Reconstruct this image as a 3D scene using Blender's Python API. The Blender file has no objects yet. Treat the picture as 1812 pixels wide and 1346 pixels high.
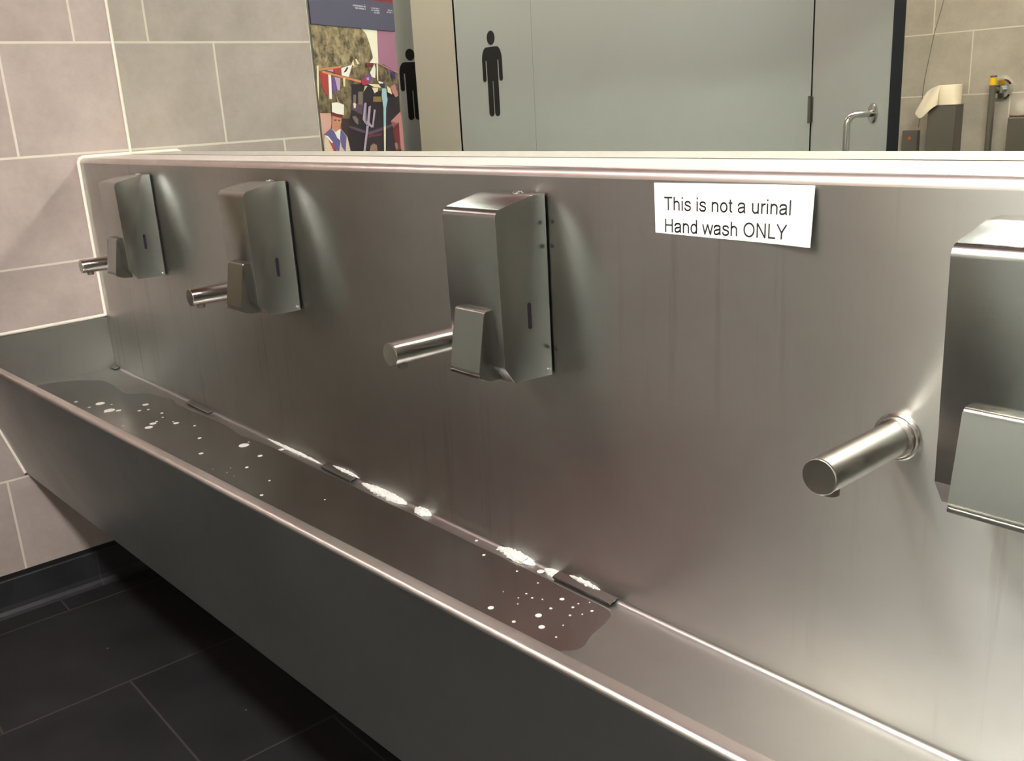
import bpy, bmesh, math, random
from mathutils import Vector, Matrix

# ------------------------------------------------------------------ scene, camera, light, exposure
S = bpy.context.scene
COL = S.collection
S.view_settings.view_transform = 'Standard'
S.view_settings.look = 'None'
S.view_settings.gamma = 1.0
S.view_settings.use_curve_mapping = False
S.view_settings.exposure = -0.08
S.cycles.max_bounces = 14
S.cycles.glossy_bounces = 8
S.cycles.diffuse_bounces = 5
S.cycles.transmission_bounces = 8
S.cycles.sample_clamp_indirect = 0.0
S.cycles.blur_glossy = 0.0
S.cycles.use_denoising = True

CEIL = 2.90
YAW, PITCH, ROLL = 0.8727, -0.2852, -0.0560
cam_data = bpy.data.cameras.new('camera')
cam = bpy.data.objects.new('camera', cam_data)
COL.objects.link(cam)
S.camera = cam
cam_data.sensor_fit = 'HORIZONTAL'
cam_data.sensor_width = 36.0
cam_data.lens = 1663.96 / 1812 * 36.0
cam_data.clip_start = 0.02
_f = Vector((-math.sin(YAW) * math.cos(PITCH), math.cos(YAW) * math.cos(PITCH), math.sin(PITCH)))
_r0 = Vector((math.cos(YAW), math.sin(YAW), 0))
_u0 = _r0.cross(_f)
_r = _r0 * math.cos(ROLL) + _u0 * math.sin(ROLL)
_u = -_r0 * math.sin(ROLL) + _u0 * math.cos(ROLL)
cam.matrix_world = Matrix(((_r.x, _u.x, -_f.x, 2.9079), (_r.y, _u.y, -_f.y, -0.8660), (_r.z, _u.z, -_f.z, 1.3681), (0, 0, 0, 1)))

world = bpy.data.worlds.new('world')
S.world = world
world.use_nodes = True
world.node_tree.nodes['Background'].inputs[0].default_value = (0.9, 0.95, 1.0, 1)
world.node_tree.nodes['Background'].inputs[1].default_value = 0.02

# strip lights of the room, then two added lights: (x centre, y centre, length along x, width along y, radiance, colour)
LIGHTS = [
    (0.70, -1.30, 1.4, 0.24, 12.0, (0.96, 1.0, 0.985)),
    (2.40, -1.30, 1.3, 0.24, 134.0, (0.99, 0.975, 0.93)),
    (0.15, -1.62, 1.5, 0.20, 9.0, (1.0, 0.22, 0.20)),  # added unseen lamp, gives the rim and dispenser tops red reflections
    (-1.05, -1.15, 0.4, 0.30, 36.0, (1.0, 0.97, 0.90)),  # added unseen lamp, brightens the laminate panels at the corridor
]
CUBICLE_LIGHTS = [(1.1, -2.75, 0.5, 0.5, 40.0, (1.0, 0.83, 0.62))]

# ------------------------------------------------------------------ helpers
def srgb(r, g, b):
    def f(c):
        c /= 255.0
        return c / 12.92 if c <= 0.04045 else ((c + 0.055) / 1.055) ** 2.4
    return (f(r), f(g), f(b), 1.0)

def link_obj(name, me, mat=None, parent=None, mats=None):
    o = bpy.data.objects.new(name, me)
    COL.objects.link(o)
    for m in (mats or ([mat] if mat else [])):
        me.materials.append(m)
    if parent:
        o.parent = parent
    return o

def obj(name, bm, mat=None, parent=None, smooth=False, mats=None, angle=40):
    bmesh.ops.recalc_face_normals(bm, faces=bm.faces[:]) if smooth != 'keep' else None
    me = bpy.data.meshes.new(name)
    bm.to_mesh(me)
    bm.free()
    if smooth:
        for p in me.polygons:
            p.use_smooth = True
        try:
            me.set_sharp_from_angle(angle=math.radians(angle))
        except Exception:
            pass
    return link_obj(name, me, mat, parent, mats)

def tag(o, label, cat, group=None, kind=None):
    o['label'] = label
    o['category'] = cat
    if group: o['group'] = group
    if kind: o['kind'] = kind
    return o

def thing(name, label, cat, loc=(0, 0, 0), rotz=0.0, group=None):
    o = bpy.data.objects.new(name, None)
    o.empty_display_size = 0.05
    COL.objects.link(o)
    o.location = loc
    o.rotation_euler = (0, 0, rotz)
    return tag(o, label, cat, group)

def structure(o):
    o['kind'] = 'structure'
    return o

def dup(root, loc, label=None):
    r = root.copy(); COL.objects.link(r); r.location = loc
    if label: r['label'] = label
    for ch in list(root.children):
        c = ch.copy(); COL.objects.link(c); c.parent = r
        for g in list(ch.children):
            d = g.copy(); COL.objects.link(d); d.parent = c
    return r

def box(bm, lo, hi, bevel=0.0, mi=0):
    x0, y0, z0 = lo; x1, y1, z1 = hi
    v = [bm.verts.new(p) for p in ((x0,y0,z0),(x1,y0,z0),(x1,y1,z0),(x0,y1,z0),(x0,y0,z1),(x1,y0,z1),(x1,y1,z1),(x0,y1,z1))]
    fs = [bm.faces.new([v[i] for i in q]) for q in ((3,2,1,0),(4,5,6,7),(0,1,5,4),(1,2,6,5),(2,3,7,6),(3,0,4,7))]
    for f in fs: f.material_index = mi
    if bevel > 0:
        es = list({e for f in fs for e in f.edges})
        bmesh.ops.bevel(bm, geom=es, offset=bevel, segments=2, profile=0.5, affect='EDGES')
    return bm

def new_box(lo, hi, bevel=0.0):
    return box(bmesh.new(), lo, hi, bevel)

def prism_x(bm, prof, x0, x1, bevel=0.0):
    """closed (y, z) profile pushed along x"""
    a = [bm.verts.new((x0, y, z)) for y, z in prof]
    b = [bm.verts.new((x1, y, z)) for y, z in prof]
    n = len(prof)
    for i in range(n):
        bm.faces.new((a[i], a[(i+1) % n], b[(i+1) % n], b[i]))
    bm.faces.new(a[::-1]); bm.faces.new(b)
    return bm

def loft(bm, stations, uv=True):
    """open profiles (lists of 3D points) joined along x, with a UV map: u along the profile, v along x"""
    lay = bm.loops.layers.uv.verify()
    rows = [[bm.verts.new(p) for p in st] for st in stations]
    n = len(stations[0])
    L = [0.0]
    for i in range(1, n):
        L.append(L[-1] + (Vector(stations[0][i]) - Vector(stations[0][i-1])).length)
    for k in range(len(rows) - 1):
        for i in range(n - 1):
            q = (rows[k][i], rows[k][i+1], rows[k+1][i+1], rows[k+1][i])
            f = bm.faces.new(q)
            us = (L[i], L[i+1], L[i+1], L[i])
            vs = (stations[k][i][0], stations[k][i+1][0], stations[k+1][i+1][0], stations[k+1][i][0])
            for lp, a, b in zip(f.loops, us, vs):
                lp[lay].uv = (a, b)
    return bm

def tube(bm, pts, r, seg=20, cap=True):
    pts = [Vector(p) for p in pts]
    rr = r if isinstance(r, (list, tuple)) else [r] * len(pts)
    rings = []
    t0 = (pts[1] - pts[0]).normalized()
    n = t0.orthogonal().normalized()
    for i, p in enumerate(pts):
        if i == 0: t = t0
        elif i == len(pts) - 1: t = (pts[i] - pts[i-1]).normalized()
        else: t = ((pts[i+1] - pts[i]).normalized() + (pts[i] - pts[i-1]).normalized()).normalized()
        n = (n - t * n.dot(t)).normalized()
        b = t.cross(n)
        rings.append([bm.verts.new(p + (n * math.cos(2*math.pi*k/seg) + b * math.sin(2*math.pi*k/seg)) * rr[i]) for k in range(seg)])
    for i in range(len(rings) - 1):
        for k in range(seg):
            bm.faces.new((rings[i][k], rings[i][(k+1) % seg], rings[i+1][(k+1) % seg], rings[i+1][k]))
    if cap:
        bm.faces.new(rings[0][::-1]); bm.faces.new(rings[-1])
    return bm

def lathe(bm, prof, origin, axis, seg=32):
    """profile of (distance along the axis, radius), closed at both ends"""
    o = Vector(origin); a = Vector(axis).normalized(); n = a.orthogonal().normalized(); b = a.cross(n)
    rings = []
    for d, r in prof:
        rings.append([bm.verts.new(o + a*d + (n*math.cos(2*math.pi*k/seg) + b*math.sin(2*math.pi*k/seg))*max(r, 1e-5)) for k in range(seg)])
    for i in range(len(rings) - 1):
        for k in range(seg):
            bm.faces.new((rings[i][k], rings[i][(k+1) % seg], rings[i+1][(k+1) % seg], rings[i+1][k]))
    bm.faces.new(rings[0][::-1]); bm.faces.new(rings[-1])
    return bm

def arc(cx, cy, r, a0, a1, n):
    return [(cx + r*math.cos(math.radians(a0 + (a1-a0)*i/n)), cy + r*math.sin(math.radians(a0 + (a1-a0)*i/n))) for i in range(n+1)]

# ------------------------------------------------------------------ materials
def new_mat(name):
    m = bpy.data.materials.new(name)
    m.use_nodes = True
    nt = m.node_tree
    return m, nt, nt.nodes['Principled BSDF']

class N:
    """small node writer"""
    def __init__(self, nt): self.nt = nt
    def node(self, t, **kw):
        n = self.nt.nodes.new(t)
        for k, v in kw.items(): setattr(n, k, v)
        return n
    def lk(self, a, b): self.nt.links.new(a, b)
    def setin(self, sock, v):
        if hasattr(v, 'is_output') or isinstance(v, bpy.types.NodeSocket): self.lk(v, sock)
        else: sock.default_value = v
    def math(self, op, a, b=None, c=None):
        n = self.node('ShaderNodeMath', operation=op)
        self.setin(n.inputs[0], a)
        if b is not None: self.setin(n.inputs[1], b)
        if c is not None: self.setin(n.inputs[2], c)
        return n.outputs[0]
    def pos(self):
        g = self.node('ShaderNodeTexCoord')
        return g.outputs['Object']
    def mapping(self, vec, scale=(1,1,1), loc=(0,0,0)):
        n = self.node('ShaderNodeMapping'); self.lk(vec, n.inputs[0])
        n.inputs['Scale'].default_value = scale; n.inputs['Location'].default_value = loc
        return n.outputs[0]
    def noise(self, vec, scale, detail=3.0, rough=0.55):
        n = self.node('ShaderNodeTexNoise'); self.lk(vec, n.inputs['Vector'])
        n.inputs['Scale'].default_value = scale; n.inputs['Detail'].default_value = detail; n.inputs['Roughness'].default_value = rough
        return n.outputs[0]
    def ramp(self, v, stops):
        n = self.node('ShaderNodeValToRGB'); self.lk(v, n.inputs[0])
        cr = n.color_ramp
        while len(cr.elements) < len(stops): cr.elements.new(0.5)
        for e, (p, c) in zip(cr.elements, stops):
            e.position = p; e.color = c if len(c) == 4 else (*c, 1)
        return n.outputs[0]
    def range(self, v, a, b, c, d):
        n = self.node('ShaderNodeMapRange'); self.setin(n.inputs[0], v)
        for i, x in enumerate((a, b, c, d)): n.inputs[i+1].default_value = x
        return n.outputs[0]
    def mix(self, f, a, b, mode='MIX'):
        n = self.node('ShaderNodeMix', data_type='RGBA', blend_type=mode)
        self.setin(n.inputs[0], f); self.setin(n.inputs[6], a); self.setin(n.inputs[7], b)
        return n.outputs[2]
    def bump(self, h, strength, dist):
        n = self.node('ShaderNodeBump'); self.lk(h, n.inputs['Height'])
        n.inputs['Strength'].default_value = strength; n.inputs['Distance'].default_value = dist
        return n.outputs[0]

def plain(name, col, rough=0.5, metal=0.0, emit=None, spec=None):
    m, nt, b = new_mat(name)
    b.inputs['Base Color'].default_value = col
    b.inputs['Roughness'].default_value = rough
    b.inputs['Metallic'].default_value = metal
    if spec is not None: b.inputs['Specular IOR Level'].default_value = spec
    if emit:
        b.inputs['Emission Color'].default_value = (*emit[0], 1)
        b.inputs['Emission Strength'].default_value = emit[1]
    return m

def tile_mat(name, along, c0, c1, grout, w, h, u0, v0, step, gw, rough, up='Z', spec=0.3, speck=False):
    """running-bond tiles: 'along' is the horizontal axis, every row shifted by 'step' of a tile"""
    m, nt, b = new_mat(name); n = N(nt)
    p = n.pos()
    sep = n.node('ShaderNodeSeparateXYZ'); n.lk(p, sep.inputs[0])
    u = sep.outputs[along]; v = sep.outputs[up]
    rv = n.math('DIVIDE', n.math('SUBTRACT', v, v0), h)
    row = n.math('FLOOR', rv)
    fv = n.math('FRACT', rv)
    uu = n.math('ADD', n.math('DIVIDE', n.math('SUBTRACT', u, u0), w), n.math('MULTIPLY', row, step))
    fu = n.math('FRACT', uu)
    col = n.math('FLOOR', uu)
    du = n.math('MULTIPLY', n.math('MINIMUM', fu, n.math('SUBTRACT', 1.0, fu)), w)
    dv = n.math('MULTIPLY', n.math('MINIMUM', fv, n.math('SUBTRACT', 1.0, fv)), h)
    d = n.math('MINIMUM', du, dv)
    mask = n.range(d, gw*0.45, gw*0.62, 1.0, 0.0)
    cell = n.node('ShaderNodeCombineXYZ'); n.lk(row, cell.inputs[0]); n.lk(col, cell.inputs[1])
    wn = n.node('ShaderNodeTexWhiteNoise'); n.lk(cell.outputs[0], wn.inputs['Vector'])
    sh = n.node('ShaderNodeVectorMath', operation='MULTIPLY_ADD'); n.lk(wn.outputs['Color'], sh.inputs[0]); sh.inputs[1].default_value = (7,7,7); n.lk(p, sh.inputs[2])
    cloud = n.noise(sh.outputs[0], 5.5, 5, 0.6)
    fine = n.noise(sh.outputs[0], 60, 3, 0.7)
    f = n.math('ADD', n.math('MULTIPLY', cloud, 0.8), n.math('MULTIPLY', fine, 0.2))
    f = n.math('ADD', f, n.math('MULTIPLY', n.math('SUBTRACT', wn.outputs['Value'], 0.5), 0.10))
    face = n.ramp(f, [(0.32, c0), (0.68, c1)])
    if speck:
        vo = n.node('ShaderNodeTexVoronoi'); n.lk(p, vo.inputs['Vector']); vo.inputs['Scale'].default_value = 26
        keep = n.node('ShaderNodeSeparateColor'); n.lk(vo.outputs['Color'], keep.inputs[0])
        dot = n.math('MULTIPLY', n.math('LESS_THAN', vo.outputs['Distance'], n.math('MULTIPLY', keep.outputs[1], 0.10)), n.math('GREATER_THAN', keep.outputs[0], 0.72))
        face = n.mix(dot, face, srgb(120, 118, 112))
    n.lk(n.mix(mask, face, grout), b.inputs['Base Color'])
    b.inputs['Roughness'].default_value = rough
    b.inputs['Specular IOR Level'].default_value = spec
    hgt = n.math('SUBTRACT', n.math('MULTIPLY', fine, 0.12), mask)
    n.lk(n.bump(hgt, 0.5, 0.0015), b.inputs['Normal'])
    return m

def steel_mat(name, base, rough, aniso=0.0, stain=0.0, streak=(2.5, 160, 160), drip=False, even=False):
    m, nt, b = new_mat(name); n = N(nt)
    p = n.pos()
    b.inputs['Metallic'].default_value = 1.0
    grain = n.noise(n.mapping(p, streak), 1.0, 3, 0.6)
    cloud = n.noise(p, 3.2, 4, 0.6)
    c = n.mix(n.range(cloud, 0.35, 0.7, 0.0, 1.0), base, (base[0]*0.86, base[1]*0.85, base[2]*0.83, 1))
    r = n.math('ADD', n.range(cloud, 0.3, 0.7, rough-0.03, rough+0.04), n.range(grain, 0.3, 0.7, -0.012, 0.012))
    if drip:
        dn = n.noise(n.mapping(p, (34, 34, 1.3)), 1.0, 4, 0.65)
        dm = n.noise(n.mapping(p, (1.6, 1.6, 2.6), (3, 0, 1)), 1.0, 2, 0.5)
        dmask = n.math('MULTIPLY', n.range(dn, 0.56, 0.68, 0.0, 1.0), n.range(dm, 0.45, 0.62, 0.0, 1.0))
        c = n.mix(n.math('MULTIPLY', dmask, stain), c, (base[0]*0.45, base[1]*0.42, base[2]*0.38, 1))
        r = n.math('ADD', r, n.math('MULTIPLY', dmask, 0.08))
    elif stain:
        sm = n.range(n.noise(p, 14, 5, 0.7), 0.55, 0.72, 0.0, 1.0)
        c = n.mix(n.math('MULTIPLY', sm, stain), c, (base[0]*0.5, base[1]*0.46, base[2]*0.42, 1))
        r = n.math('ADD', r, n.math('MULTIPLY', sm, 0.08))
    n.lk(c, b.inputs['Base Color'])
    if even: b.inputs['Roughness'].default_value = rough
    else: n.lk(r, b.inputs['Roughness'])
    if aniso:
        b.inputs['Anisotropic'].default_value = aniso
        tg = n.node('ShaderNodeTangent', direction_type='UV_MAP')
        n.lk(tg.outputs[0], b.inputs['Tangent'])
    return m

GROUT = srgb(205, 196, 184)
M = {}
M['wall_tile'] = tile_mat('grey_wall_tile', 'Y', srgb(156, 143, 137), srgb(178, 164, 157), GROUT, 0.6, 0.3, 0.0451, 1.5999, -1/3, 0.006, 0.55)
M['back_tile'] = tile_mat('grey_cubicle_tile', 'X', srgb(158, 150, 140), srgb(180, 171, 160), GROUT, 0.6, 0.3, 0.50, 1.593, 1/3, 0.006, 0.5)
M['side_tile'] = tile_mat('grey_side_tile', 'Y', srgb(158, 150, 140), srgb(180, 171, 160), GROUT, 0.6, 0.3, 0.1, 1.593, 1/3, 0.006, 0.5)
M['floor_tile'] = tile_mat('charcoal_floor_tile', 'Y', srgb(24, 24, 25), srgb(36, 36, 37), srgb(56, 52, 49), 0.6, 0.505, -0.588, 0.12, 0.5, 0.005, 0.5, up='X', spec=0.25, speck=True)
M['skirting'] = tile_mat('charcoal_skirting', 'Y', srgb(30, 30, 33), srgb(48, 48, 51), srgb(56, 52, 49), 0.6, 0.4, -0.16, -0.2, 0.5, 0.004, 0.5)
M['black'] = plain('black_rubber', srgb(14, 14, 15), 0.6)
M['ceiling'] = plain('red_paint', srgb(146, 52, 50), 0.6)
M['white_paint'] = plain('white_paint', srgb(200, 196, 188), 0.6)
M['sealant'] = plain('white_silicone', srgb(232, 224, 212), 0.35)
M['laminate'] = plain('grey_laminate', srgb(198, 203, 198), 0.42, spec=0.4)
M['laminate_warm'] = plain('beige_laminate', srgb(216, 208, 190), 0.42, spec=0.4)
M['pictogram'] = plain('black_print', srgb(24, 26, 26), 0.5)
M['steel_panel'] = steel_mat('brushed_steel_sheet', (0.42, 0.425, 0.405, 1), 0.34, 0.9, 0.42, drip=True)
M['steel_basin'] = steel_mat('stained_steel_sheet', (0.47, 0.465, 0.45, 1), 0.35, 0.0, 0.0)
M['steel_wet'] = steel_mat('wet_steel_film', (0.42, 0.42, 0.41, 1), 0.2, 0.0, 0.0, even=True)
M['steel_rim'] = steel_mat('worn_steel_rim', (0.74, 0.68, 0.65, 1), 0.36, 0.0, 0.30, even=True)
M['ledge'] = plain('pale_ledge', srgb(192, 184, 177), 0.35)
M['steel_front'] = steel_mat('brushed_steel_apron', (0.42, 0.43, 0.41, 1), 0.35, 0.0, 0.0)
M['steel_box'] = steel_mat('satin_steel', (0.37, 0.375, 0.355, 1), 0.24, 0.0, 0.0, streak=(60, 60, 4), even=True)
M['steel_spout'] = steel_mat('satin_steel_tube', (0.62, 0.60, 0.57, 1), 0.20, 0.0, 0.0, streak=(50, 6, 50), even=True)
M['chrome'] = plain('chrome', (0.75, 0.75, 0.74, 1), 0.12, 1.0)
M['dark_steel'] = plain('dark_steel', srgb(104, 99, 92), 0.35, 0.25)
M['window'] = plain('violet_window', srgb(40, 30, 40), 0.25)
M['paper'] = plain('white_paper', srgb(226, 226, 224), 0.7, spec=0.2)
M['ink'] = plain('black_ink', srgb(22, 22, 22), 0.7)
M['tissue'] = plain('cream_tissue', srgb(240, 226, 204), 0.9)
M['yellow'] = plain('yellow_tape', srgb(240, 190, 30), 0.5)
M['red_dot'] = plain('orange_dot', srgb(190, 90, 50), 0.4)
M['mirror'] = plain('mirror_silver', (0.80, 0.86, 0.81, 1), 0.0, 1.0)
M['door_edge'] = plain('dark_edge_band', srgb(20, 20, 22), 0.8, spec=0.15)

def foam_mat():
    m, nt, b = new_mat('white_foam'); n = N(nt)
    p = n.pos()
    vo = n.node('ShaderNodeTexVoronoi'); n.lk(p, vo.inputs['Vector']); vo.inputs['Scale'].default_value = 420
    n.lk(n.ramp(vo.outputs['Distance'], [(0.0, srgb(168, 166, 160)), (0.5, srgb(196, 194, 188))]), b.inputs['Base Color'])
    b.inputs['Roughness'].default_value = 0.3
    return m
M['foam'] = foam_mat()

def water_mat():
    m, nt, b = new_mat('thin_water'); n = N(nt)
    b.inputs['Base Color'].default_value = (0.93, 0.94, 0.92, 1)
    b.inputs['Transmission Weight'].default_value = 1.0
    b.inputs['IOR'].default_value = 1.33
    b.inputs['Roughness'].default_value = 0.02
    return m
M['water'] = water_mat()

def light_mat(name, rad, col):
    return plain(name, (0.8, 0.8, 0.8, 1), 0.5, 0.0, (col, rad))

POSTER_SHAPES = [
    ('sky', [(0.2747,1.6749),(0.4327,1.683),(0.4259,1.5412),(0.3236,1.5245)]),
    ('mauve', [(0.4264,1.6827),(0.6388,1.6935),(0.6042,1.4951),(0.4132,1.541)]),
    ('tree', [(-0.0211,1.6626),(0.2811,1.6782),(0.3449,1.6397),(0.3632,1.6072),(0.3643,1.5799),(0.3789,1.5589),(0.3508,1.54),(0.24,1.5205),(0.1438,1.5194),(-0.0498,1.5173)]),
    ('hedge', [(-0.0197,1.5182),(0.2401,1.5211),(0.3509,1.5407),(0.4507,1.5369),(0.6042,1.4951),(0.5789,1.3503),(-0.0337,1.3692)]),
    ('rosepale', [(-0.0173,1.3744),(0.088,1.3713),(0.0851,1.2411),(-0.0213,1.248)]),
    ('hedge', [(0.1331,1.4055),(0.2065,1.404),(0.1941,1.338),(0.1318,1.3403)]),
    ('umber', [(0.1175,1.3527),(0.1849,1.3504),(0.1634,1.236),(0.135,1.2378)]),
    ('black', [(0.2154,1.4668),(0.3625,1.4694),(0.3956,1.4443),(0.4554,1.4183),(0.5433,1.4235),(0.5441,1.2113),(0.1463,1.2371),(0.1741,1.3387),(0.1997,1.3831)]),
    ('plum', [(0.2065,1.404),(0.2878,1.3963),(0.269,1.3598),(0.202,1.38)]),
    ('greybrown', [(0.2203,1.4308),(0.2377,1.4306),(0.2287,1.3824),(0.2112,1.3828)]),
    ('greybrown', [(0.2543,1.441),(0.287,1.4407),(0.2788,1.3965),(0.2462,1.3971)]),
    ('cream', [(0.2146,1.4008),(0.2239,1.4037),(0.2327,1.3974),(0.2263,1.3855),(0.2147,1.3857)]),
    ('ochre', [(0.354,1.4229),(0.4171,1.422),(0.4137,1.4031),(0.3506,1.4043)]),
    ('plum', [(0.1747,1.3266),(0.3066,1.2993),(0.4916,1.3236),(0.4899,1.3138),(0.3043,1.2869),(0.1733,1.3191)]),
    ('maroon', [(0.2982,1.2872),(0.3936,1.2921),(0.3919,1.2826),(0.2904,1.2782)]),
    ('greybrown', [(0.1975,1.356),(0.2212,1.3583),(0.2365,1.3456),(0.2331,1.3273),(0.2167,1.3341)]),
    ('rose', [(0.4662,1.3311),(0.5466,1.3645),(0.5615,1.2102),(0.5303,1.2122),(0.5214,1.3192)]),
    ('maroon', [(0.4743,1.3014),(0.526,1.3256),(0.5223,1.2261),(0.4927,1.2146)]),
    ('wheel', [(0.2934,1.2276),(0.3035,1.2491),(0.3238,1.2574),(0.3475,1.2497),(0.3492,1.224)]),
    ('wheel', [(0.4783,1.2487),(0.4991,1.2508),(0.5058,1.2305),(0.4871,1.2217)]),
    ('cream', [(0.0114,1.5264),(0.0217,1.5265),(0.0066,1.4307),(-0.0042,1.3939),(-0.0053,1.4308)]),
    ('red', [(0.0204,1.5097),(0.0754,1.5016),(0.0616,1.43),(0.0462,1.433),(0.0302,1.4589)]),
    ('white', [(0.0743,1.5016),(0.0903,1.4959),(0.0818,1.4181),(0.0647,1.4184)]),
    ('violet', [(0.0893,1.4959),(0.1103,1.4874),(0.1216,1.4467),(0.0997,1.4324),(0.0874,1.447)]),
    ('lilac', [(0.1108,1.4903),(0.1459,1.4875),(0.1354,1.4466),(0.1216,1.4467)]),
    ('orange', [(0.0208,1.5167),(0.1562,1.5268),(0.1551,1.521),(0.0197,1.5111)]),
    ('orange', [(0.0401,1.5098),(0.2791,1.4787),(0.2777,1.4711),(0.0389,1.5036)]),
    ('lilac', [(0.0671,1.5135),(0.1076,1.5156),(0.106,1.5075),(0.0771,1.5102)]),
    ('red', [(0.1077,1.5162),(0.1551,1.521),(0.1509,1.4991),(0.1136,1.5047)]),
    ('white', [(0.1576,1.5196),(0.2306,1.5322),(0.2084,1.5054),(0.1999,1.4905),(0.1559,1.4963)]),
    ('dark', [(0.1688,1.5051),(0.1949,1.5244),(0.2029,1.5216),(0.1862,1.5082)]),
    ('cream', [(0.2249,1.5322),(0.2398,1.5502),(0.244,1.5265)]),
    ('cream', [(0.2517,1.5519),(0.2622,1.5521),(0.2779,1.5359),(0.2629,1.5342)]),
    ('cream', [(0.1626,1.4875),(0.1767,1.4875),(0.1699,1.4581),(0.1601,1.4596)]),
    ('maroon', [(0.3203,1.5396),(0.3724,1.5404),(0.3671,1.528),(0.3299,1.526)]),
    ('white', [(0.3446,1.5063),(0.3812,1.5374),(0.3872,1.519),(0.3784,1.488),(0.3541,1.491)]),
    ('crimson', [(0.278,1.4727),(0.3064,1.497),(0.3435,1.5002),(0.3524,1.4818),(0.3187,1.4649),(0.2881,1.4629)]),
    ('violet', [(0.2993,1.4909),(0.3438,1.5017),(0.3568,1.4787),(0.3204,1.4741)]),
    ('lilac', [(0.3168,1.4879),(0.3326,1.491),(0.3337,1.4802),(0.3185,1.4802)]),
    ('cream', [(0.3192,1.468),(0.3993,1.4647),(0.4132,1.4536),(0.3662,1.4555)]),
    ('cream', [(0.3474,1.4546),(0.3907,1.4522),(0.3887,1.4413),(0.3622,1.4337),(0.358,1.4446)]),
    ('lime', [(0.2997,1.4604),(0.319,1.4603),(0.2867,1.4392)]),
    ('white', [(0.3953,1.4772),(0.4326,1.4724),(0.4251,1.4661),(0.4002,1.4693)]),
    ('cream', [(0.3949,1.5377),(0.4063,1.5378),(0.3968,1.4787),(0.3892,1.4787)]),
    ('rose', [(0.407,1.5415),(0.5547,1.5078),(0.5539,1.503),(0.4062,1.5372)]),
    ('violet', [(0.467,1.5198),(0.4955,1.5138),(0.4775,1.4978)]),
    ('navy', [(0.4949,1.5106),(0.5277,1.5076),(0.5209,1.4884),(0.4978,1.4899)]),
    ('rose', [(0.4819,1.4564),(0.5169,1.4659),(0.5365,1.4236),(0.515,1.4174),(0.4917,1.4371)]),
    ('cream', [(0.4563,1.4597),(0.4808,1.45),(0.49,1.4274),(0.4588,1.4374)]),
    ('navy', [(0.4129,1.4693),(0.4444,1.4661),(0.4389,1.4535),(0.4138,1.4568)]),
    ('cream', [(0.5175,1.4691),(0.5264,1.4432),(0.5319,1.4172),(0.5264,1.4432)]),
    ('pale_blue', [(0.419,1.4504),(0.448,1.4502),(0.4517,1.4088),(0.4355,1.3803),(0.4041,1.2204),(0.3925,1.2211),(0.4161,1.3808),(0.4113,1.4253)]),
    ('cream', [(0.4073,1.314),(0.4208,1.3134),(0.4041,1.2204),(0.3938,1.2211)]),
    ('silver', [(0.2859,1.4024),(0.299,1.4013),(0.2772,1.3488),(0.2985,1.3325),(0.2861,1.3215),(0.2619,1.3441)]),
    ('silver', [(0.3106,1.388),(0.3277,1.3908),(0.308,1.3337),(0.3172,1.3233),(0.2977,1.3179),(0.2898,1.3313)]),
    ('silver', [(0.3458,1.3778),(0.3591,1.3753),(0.3309,1.3134),(0.3143,1.3147),(0.3017,1.323),(0.3247,1.3237)]),
    ('silver', [(0.285,1.3221),(0.2993,1.32),(0.26,1.2297),(0.2463,1.2306)]),
    ('robe', [(0.0101,1.3014),(0.051,1.3199),(0.1162,1.3171),(0.1503,1.2884),(0.1634,1.236),(-0.0047,1.2469)]),
    ('indigo', [(0.0081,1.3044),(0.0513,1.3214),(0.0711,1.3117),(0.1039,1.2759),(0.0878,1.2409),(0.0683,1.2541)]),
    ('indigo', [(0.1151,1.3171),(0.1449,1.2902),(0.1294,1.2382),(0.1077,1.2577),(0.1002,1.297)]),
    ('white', [(0.07,1.3117),(0.1115,1.3158),(0.1009,1.2805),(0.0859,1.2888)]),
    ('red', [(0.0248,1.2948),(0.0393,1.2868),(0.0807,1.2414),(0.0579,1.2428)]),
    ('white', [(0.0128,1.3013),(0.0306,1.2975),(0.056,1.2756),(0.0501,1.2729),(0.0242,1.292)]),
    ('skin', [(0.0726,1.3703),(0.1252,1.3643),(0.1219,1.3406),(0.1052,1.3175),(0.0787,1.3084),(0.0574,1.3249)]),
    ('maroon', [(0.0619,1.3764),(0.1333,1.3625),(0.1244,1.3539),(0.0675,1.3631)]),
    ('umber', [(0.0784,1.3496),(0.0922,1.3506),(0.0916,1.3471),(0.0777,1.3458)]),
    ('umber', [(0.1011,1.3479),(0.1154,1.3474),(0.1147,1.3439),(0.1005,1.345)]),
    ('rose', [(0.0801,1.3298),(0.1017,1.3281),(0.0956,1.3251),(0.0821,1.3262)]),
    ('white', [(0.0729,1.4052),(0.1086,1.4074),(0.1484,1.3977),(0.1408,1.3638),(0.1038,1.3679),(0.0689,1.3762)]),
    ('rose', [(0.1073,1.4293),(0.122,1.4057),(0.1135,1.4044),(0.1067,1.4118)]),
]
POSTER_LINES = [[(0.268,1.7334),(0.3541,1.7336),(0.3521,1.7285),(0.267,1.7285)],[(0.2795,1.7255),(0.3516,1.7256),(0.3507,1.7208),(0.2834,1.7203)],[(0.3809,1.7311),(0.4493,1.7329),(0.4467,1.7281),(0.3853,1.7272)],[(0.3899,1.7241),(0.448,1.7255),(0.4453,1.7207),(0.3909,1.7203)],[(0.4078,1.7175),(0.4484,1.7179),(0.4457,1.7129),(0.4087,1.7128)],[(0.5049,1.7312),(0.5438,1.7319),(0.5423,1.7277),(0.5042,1.7272)],[(0.5011,1.724),(0.5425,1.7247),(0.541,1.7203),(0.4991,1.7192)],[(0.333,1.7377),(0.3498,1.7382),(0.3496,1.7368),(0.3343,1.7362)]]
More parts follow.
